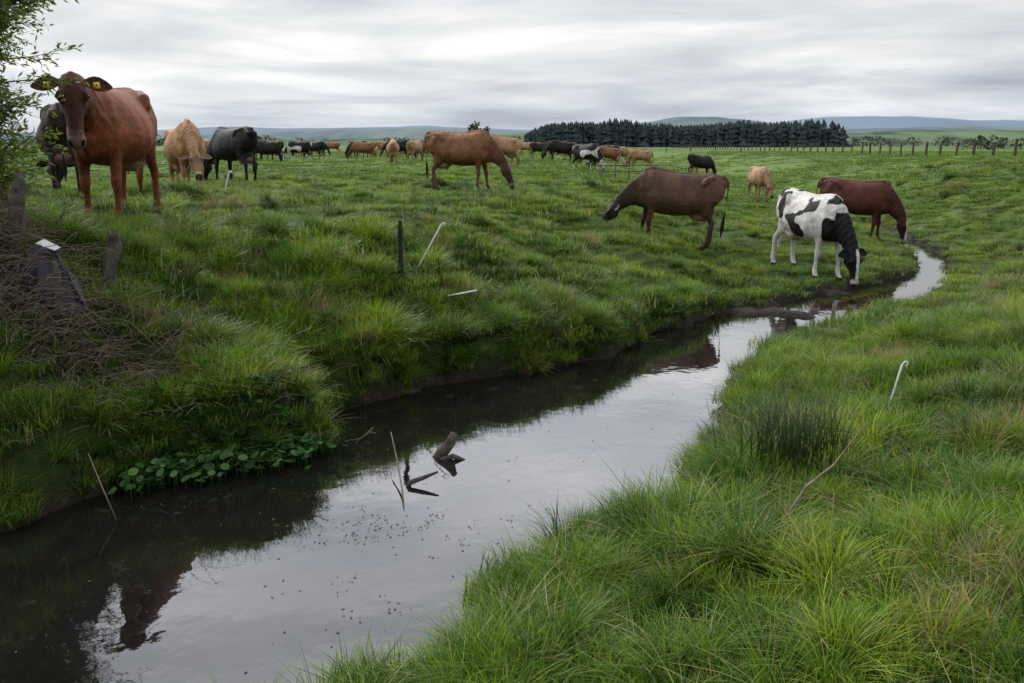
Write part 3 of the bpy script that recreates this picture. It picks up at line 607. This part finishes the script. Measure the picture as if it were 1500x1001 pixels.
obj('floating_debris',mb.mesh('debris',[simple('debris',(.08,.07,.05),(.2,.17,.13),30,.9,0)],False))
# ------------------------------------------------------------------ willow tree (left edge)
wt=bpy.data.objects.new('willow_tree',None);COL.objects.link(wt)
mb=MB();ml=MB();bx,by=-5.3,8.0;bz=tz(bx,by)
stems=[[Vector((bx,by,bz-.2)),Vector((bx+.05,by,bz+.7)),Vector((bx+.02,by+.05,bz+1.5)),Vector((bx+.12,by,bz+2.8))],[Vector((bx,by,bz-.1)),Vector((bx+.3,by-.1,bz+.8)),Vector((bx+.5,by-.1,bz+1.7)),Vector((bx+.62,by-.1,bz+2.7))],[Vector((bx,by,bz-.1)),Vector((bx+.1,by-.3,bz+.8)),Vector((bx+.3,by-.5,bz+1.6)),Vector((bx+.35,by-.5,bz+2.5))]]
for st in stems:
    V,F=tube(st,[.08,.06,.04,.015],8);mb.add(V,F)
def leafs(c,d,k):
    for i in range(k):
        p=c+Vector((random.gauss(0,.014),random.gauss(0,.014),random.gauss(0,.014)));v=(d*random.uniform(.4,1.2)+Vector((random.gauss(0,.6),random.gauss(0,.6),random.gauss(-.1,.5)))).normalized()
        L=random.uniform(.045,.085);s=v.orthogonal().normalized();s=Matrix.Rotation(random.uniform(0,6.28),3,v)@s;w=L*.13
        ml.add([p,p+v*L*.45+s*w,p+v*L,p+v*L*.45-s*w],[(0,1,2,3)],0,(random.uniform(.3,1),random.random(),0))
for i in range(420):
    st=random.choice(stems);u=random.uniform(.05,1)*3;j=min(2,int(u));o=st[j].lerp(st[j+1],u-j)
    h=o.z-bz;a=random.uniform(0,6.28) if i%3 else random.uniform(-1.3,.9)
    L=random.uniform(.35,.85);L*=(1.15 if h>1.3 or h<.7 else .8);d=Vector((math.cos(a),math.sin(a),random.uniform(.3,1.6))).normalized();P=[o];q=o.copy();dd=d.copy()
    for k in range(8):
        dd=(dd+Vector((random.gauss(0,.1),random.gauss(0,.1),random.gauss(-.02,.07)))).normalized();q=q+dd*L/8;P.append(q.copy())
        if k>0:
            for rep in range(2):
                sd=(dd+Vector((random.gauss(0,.8),random.gauss(0,.8),random.gauss(-.05,.4)))).normalized();SL=random.uniform(.08,.26);SP=[q.copy()]
                for j in range(3): SP.append(SP[-1]+sd*SL/3+Vector((0,0,-.006*j)));leafs(SP[-1],sd,3)
                V,F=tube(SP,[.002]*4,3);mb.add(V,F)
            leafs(q,dd,3)
    V,F=tube(P,[.010,.009,.008,.007,.006,.005,.004,.003,.002],4);mb.add(V,F)
obj('trunk_and_limbs',mb.mesh('willow_wood',[M_twig]),par=wt);obj('leaves',ml.mesh('willow_leaves',[M_leaf],False),par=wt)
# ------------------------------------------------------------------ distance: pines, trees, hills
def flat(name,c1,c2,scale,c3=None,stretch=(1,1,1)):
    m,nt,nn,ll=newmat(name);g=nn('ShaderNodeNewGeometry');mp=nn('ShaderNodeMapping');mp.inputs['Scale'].default_value=stretch;ll(g.outputs['Position'],mp.inputs[0]);f=noise(nn,ll,mp.outputs[0],scale,6,.65)
    r=ramp(nn,[(.38,c1),(.5,c2),(.62,c3 or c2)]);ll(f,r.inputs[0]);p=nn('ShaderNodeBsdfPrincipled');ll(r.outputs[0],p.inputs['Base Color']);p.inputs['Roughness'].default_value=1;p.inputs['Specular IOR Level'].default_value=0
    o=nn('ShaderNodeOutputMaterial');ll(p.outputs[0],o.inputs[0]);return m
M_pine=flat('pine_far',(.035,.050,.054),(.058,.076,.078),.12)  # distance haze mixed into the pine colour as a bluish tint
mb=MB()
def pine(x,y,h,r):
    n=6;a0=random.random()*6
    for k in range(5):
        zb=1.3+h*(.04+.18*k);zt=1.3+h*(.36+.16*k);rr=r*(1-.15*k)*random.uniform(.75,1.2);ox,oy=random.gauss(0,.3),random.gauss(0,.3)
        V=[(x+ox+math.cos(a0+k+i*6.283/n)*rr*random.uniform(.6,1.25),y+oy+math.sin(a0+k+i*6.283/n)*rr,zb+random.uniform(-.7,.7)) for i in range(n)]+[(x+random.gauss(0,.3),y,min(zt,1.3+h))]
        mb.add(V,[(i,(i+1)%n,n) for i in range(n)])
for i in range(1700):
    x=random.uniform(8,168);y=random.uniform(440,520);h=np.interp(x,[8,20,60,75,90,120,160,168],[8,13,14.5,12.5,11.5,13.5,14,9.5])*random.uniform(.78,1.02)*(.92+.16*float(vnoise(x*.12,y*.05,9)));pine(x,y,h,random.uniform(1.8,3.6))
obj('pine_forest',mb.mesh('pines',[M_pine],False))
M_tree=flat('tree_far',(.04,.055,.035),(.07,.09,.055),.5)
mb=MB()
def crown(x,y,z,h,r):
    for i in range(110):
        a=random.random()*6.28;t=random.random();rr=r*math.sqrt(random.random())*(math.sin(math.pi*min(1,.15+.85*t))**.6)
        c=Vector((x+math.cos(a)*rr,y+math.sin(a)*rr,z+h*(.1+.85*t)));s=h*random.uniform(.05,.10)
        V=[c+Vector((random.gauss(0,s),random.gauss(0,s),random.gauss(0,s))) for _ in range(3)];mb.add(V,[(0,1,2)])
    V,F=tube([(x,y,z-.5),(x,y,z+h*.5)],[h*.03,h*.02],5);mb.add(V,F)
for (x,y,h,r) in [(-27,600,15,4),(-24,600,17,3.5),(-18,610,14,4),(-32,605,9,4),(-60,620,7,5),(-52,600,6,5),(110,205,3.2,2.6),(113,206,3.6,2.4),(117,208,3,2.4),(122,210,3,2.6),(106,204,2,2),(130,240,2.8,3),(98,300,2.6,3),(104,310,2.4,3),(9.8,330,5,3)]: crown(x,y,1.3,h,r)
for i in range(150):
    x=random.uniform(-420,20) if random.random()<.5 else random.uniform(170,560);crown(x,random.uniform(600,780),1.3,random.uniform(3,9),random.uniform(4,10))
obj('distant_trees',mb.mesh('far_trees',[M_tree],False))
def hills(name,dist,xs_,hs_,depth,mat,seed,rough=.12):
    n=300;x=np.linspace(xs_[0],xs_[-1],n);h=np.interp(x,xs_,hs_);h=h*(1-rough+2*rough*fbm(x/dist*9,x*0+seed,seed,4))
    rows=[0,.15,.35,.6,.85,1.,1.3];pr=[0,.12,.4,.75,.95,1.,.7]
    XX=np.tile(x,(len(rows),1));YY=np.array([dist-depth+depth*r for r in rows])[:,None]+0*XX
    ZZ=np.array(pr)[:,None]*h[None,:]+np.array([0,1,1,1,.5,0,0])[:,None]*h.mean()*.12*(fbm(XX/dist*14,YY/dist*14,seed+5,3)-.5)
    me=gridmesh(name,XX,YY,ZZ);me.materials.append(mat);obj(name,me)
M_h1=flat('hill_haze_far',(.19,.24,.30),(.21,.265,.325),.0007,(.23,.285,.34))  # aerial haze painted into the base colours of the far and mid hills
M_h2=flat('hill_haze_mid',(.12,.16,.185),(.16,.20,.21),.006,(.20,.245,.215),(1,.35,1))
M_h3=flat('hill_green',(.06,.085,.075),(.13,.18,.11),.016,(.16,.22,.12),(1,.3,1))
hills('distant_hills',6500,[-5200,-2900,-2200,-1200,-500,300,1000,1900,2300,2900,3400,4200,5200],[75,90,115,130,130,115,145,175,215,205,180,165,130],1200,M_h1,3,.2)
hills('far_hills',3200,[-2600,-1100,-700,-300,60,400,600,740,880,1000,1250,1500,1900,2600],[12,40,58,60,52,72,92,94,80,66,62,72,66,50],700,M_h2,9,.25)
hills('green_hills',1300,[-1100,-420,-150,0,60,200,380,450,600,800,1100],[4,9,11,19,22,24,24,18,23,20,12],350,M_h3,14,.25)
# ------------------------------------------------------------------ sky, sun
w=bpy.data.worlds.new('World');S.world=w;w.use_nodes=True;nt=w.node_tree;nt.nodes.clear();nn=nt.nodes.new;ll=nt.links.new
sunaz=math.radians(-32);sunel=math.radians(40)
sky=nn('ShaderNodeTexSky');sky.sky_type='NISHITA';sky.sun_disc=False;sky.sun_elevation=sunel;sky.sun_rotation=sunaz
b1=nn('ShaderNodeBackground');ll(sky.outputs[0],b1.inputs[0]);b1.inputs[1].default_value=.1
tc=nn('ShaderNodeTexCoord');sp=nn('ShaderNodeSeparateXYZ');ll(tc.outputs['Generated'],sp.inputs[0])
def mth(op,a,b=None,cl=False):
    x=nn('ShaderNodeMath');x.operation=op;x.use_clamp=cl
    for i,s in enumerate((a,b)):
        if s is None: continue
        if hasattr(s,'links'): ll(s,x.inputs[i])
        else: x.inputs[i].default_value=s
    return x.outputs[0]
zc=mth('MAXIMUM',sp.outputs[2],0.0);den=mth('ADD',zc,.07)
px=mth('DIVIDE',sp.outputs[0],den);py=mth('DIVIDE',sp.outputs[1],den)
cb=nn('ShaderNodeCombineXYZ');ll(px,cb.inputs[0]);ll(py,cb.inputs[1])
nz=nn('ShaderNodeTexNoise');nz.inputs['Scale'].default_value=.55;nz.inputs['Detail'].default_value=7;nz.inputs['Roughness'].default_value=.55;nz.inputs['Distortion'].default_value=.5;ll(cb.outputs[0],nz.inputs['Vector'])
cb2=nn('ShaderNodeCombineXYZ');ll(mth('MULTIPLY',sp.outputs[0],2.2),cb2.inputs[0]);ll(mth('MULTIPLY',sp.outputs[1],2.2),cb2.inputs[1]);ll(mth('MULTIPLY',sp.outputs[2],15),cb2.inputs[2])
nz2=nn('ShaderNodeTexNoise');nz2.inputs['Scale'].default_value=1.;nz2.inputs['Detail'].default_value=6;nz2.inputs['Roughness'].default_value=.5;nz2.inputs['Distortion'].default_value=.3;ll(cb2.outputs[0],nz2.inputs['Vector'])
f=mth('ADD',mth('MULTIPLY',nz.outputs['Fac'],.45),mth('MULTIPLY',nz2.outputs['Fac'],.55))
cr=ramp(nn,[(.36,(.42,.445,.50)),(.45,(.57,.59,.64)),(.53,(.73,.735,.75)),(.61,(.94,.93,.92))]);ll(f,cr.inputs[0])
el=ramp(nn,[(0.,(.80,.90,1.02)),(.05,(.92,.95,1.)),(.10,(1.,1.,1.)),(.15,(1.0,1.0,1.0)),(.23,(2.3,2.3,2.32)),(.38,(3.2,3.2,3.28)),(.6,(2.6,2.6,2.65)),(1.,(2.2,2.2,2.2))]);ll(zc,el.inputs[0])
cc=mixc(nn,ll,'MULTIPLY',1.,cr.outputs[0],el.outputs[0])
bk=ramp(nn,[(0,(.36,.37,.39)),(.45,(.56,.56,.58)),(.7,(1,1,1)),(1,(1.12,1.12,1.1))])
az=mth('ADD',mth('MULTIPLY',sp.outputs[1],.5*.85),mth('MULTIPLY',sp.outputs[0],-.5*.4));ll(mth('ADD',az,.5),bk.inputs[0])
cc=mixc(nn,ll,'MULTIPLY',1.,cc,bk.outputs[0])
b2=nn('ShaderNodeBackground');ll(cc,b2.inputs[0]);b2.inputs[1].default_value=1.05
mx=nn('ShaderNodeMixShader');mx.inputs[0].default_value=.92;ll(b1.outputs[0],mx.inputs[1]);ll(b2.outputs[0],mx.inputs[2]);o=nn('ShaderNodeOutputWorld');ll(mx.outputs[0],o.inputs[0])
ld=bpy.data.lights.new('sun','SUN');ld.energy=1.5;ld.angle=math.radians(10);ld.color=(1,.95,.86);lo=bpy.data.objects.new('sun',ld);COL.objects.link(lo)
dv=Vector((math.sin(sunaz)*math.cos(sunel),math.cos(sunaz)*math.cos(sunel),math.sin(sunel)));lo.rotation_euler=dv.to_track_quat('Z','Y').to_euler();lo.location=dv*50
cam=bpy.data.cameras.new('camera');cam.sensor_width=36;cam.lens=30;cam.clip_end=20000;cam.clip_start=.05;co=bpy.data.objects.new('camera',cam);COL.objects.link(co);co.location=(0,0,2.6);co.rotation_euler=(math.radians(90-12.97),0,0);S.camera=co
S.view_settings.view_transform='Standard';S.view_settings.look='None';S.view_settings.exposure=0
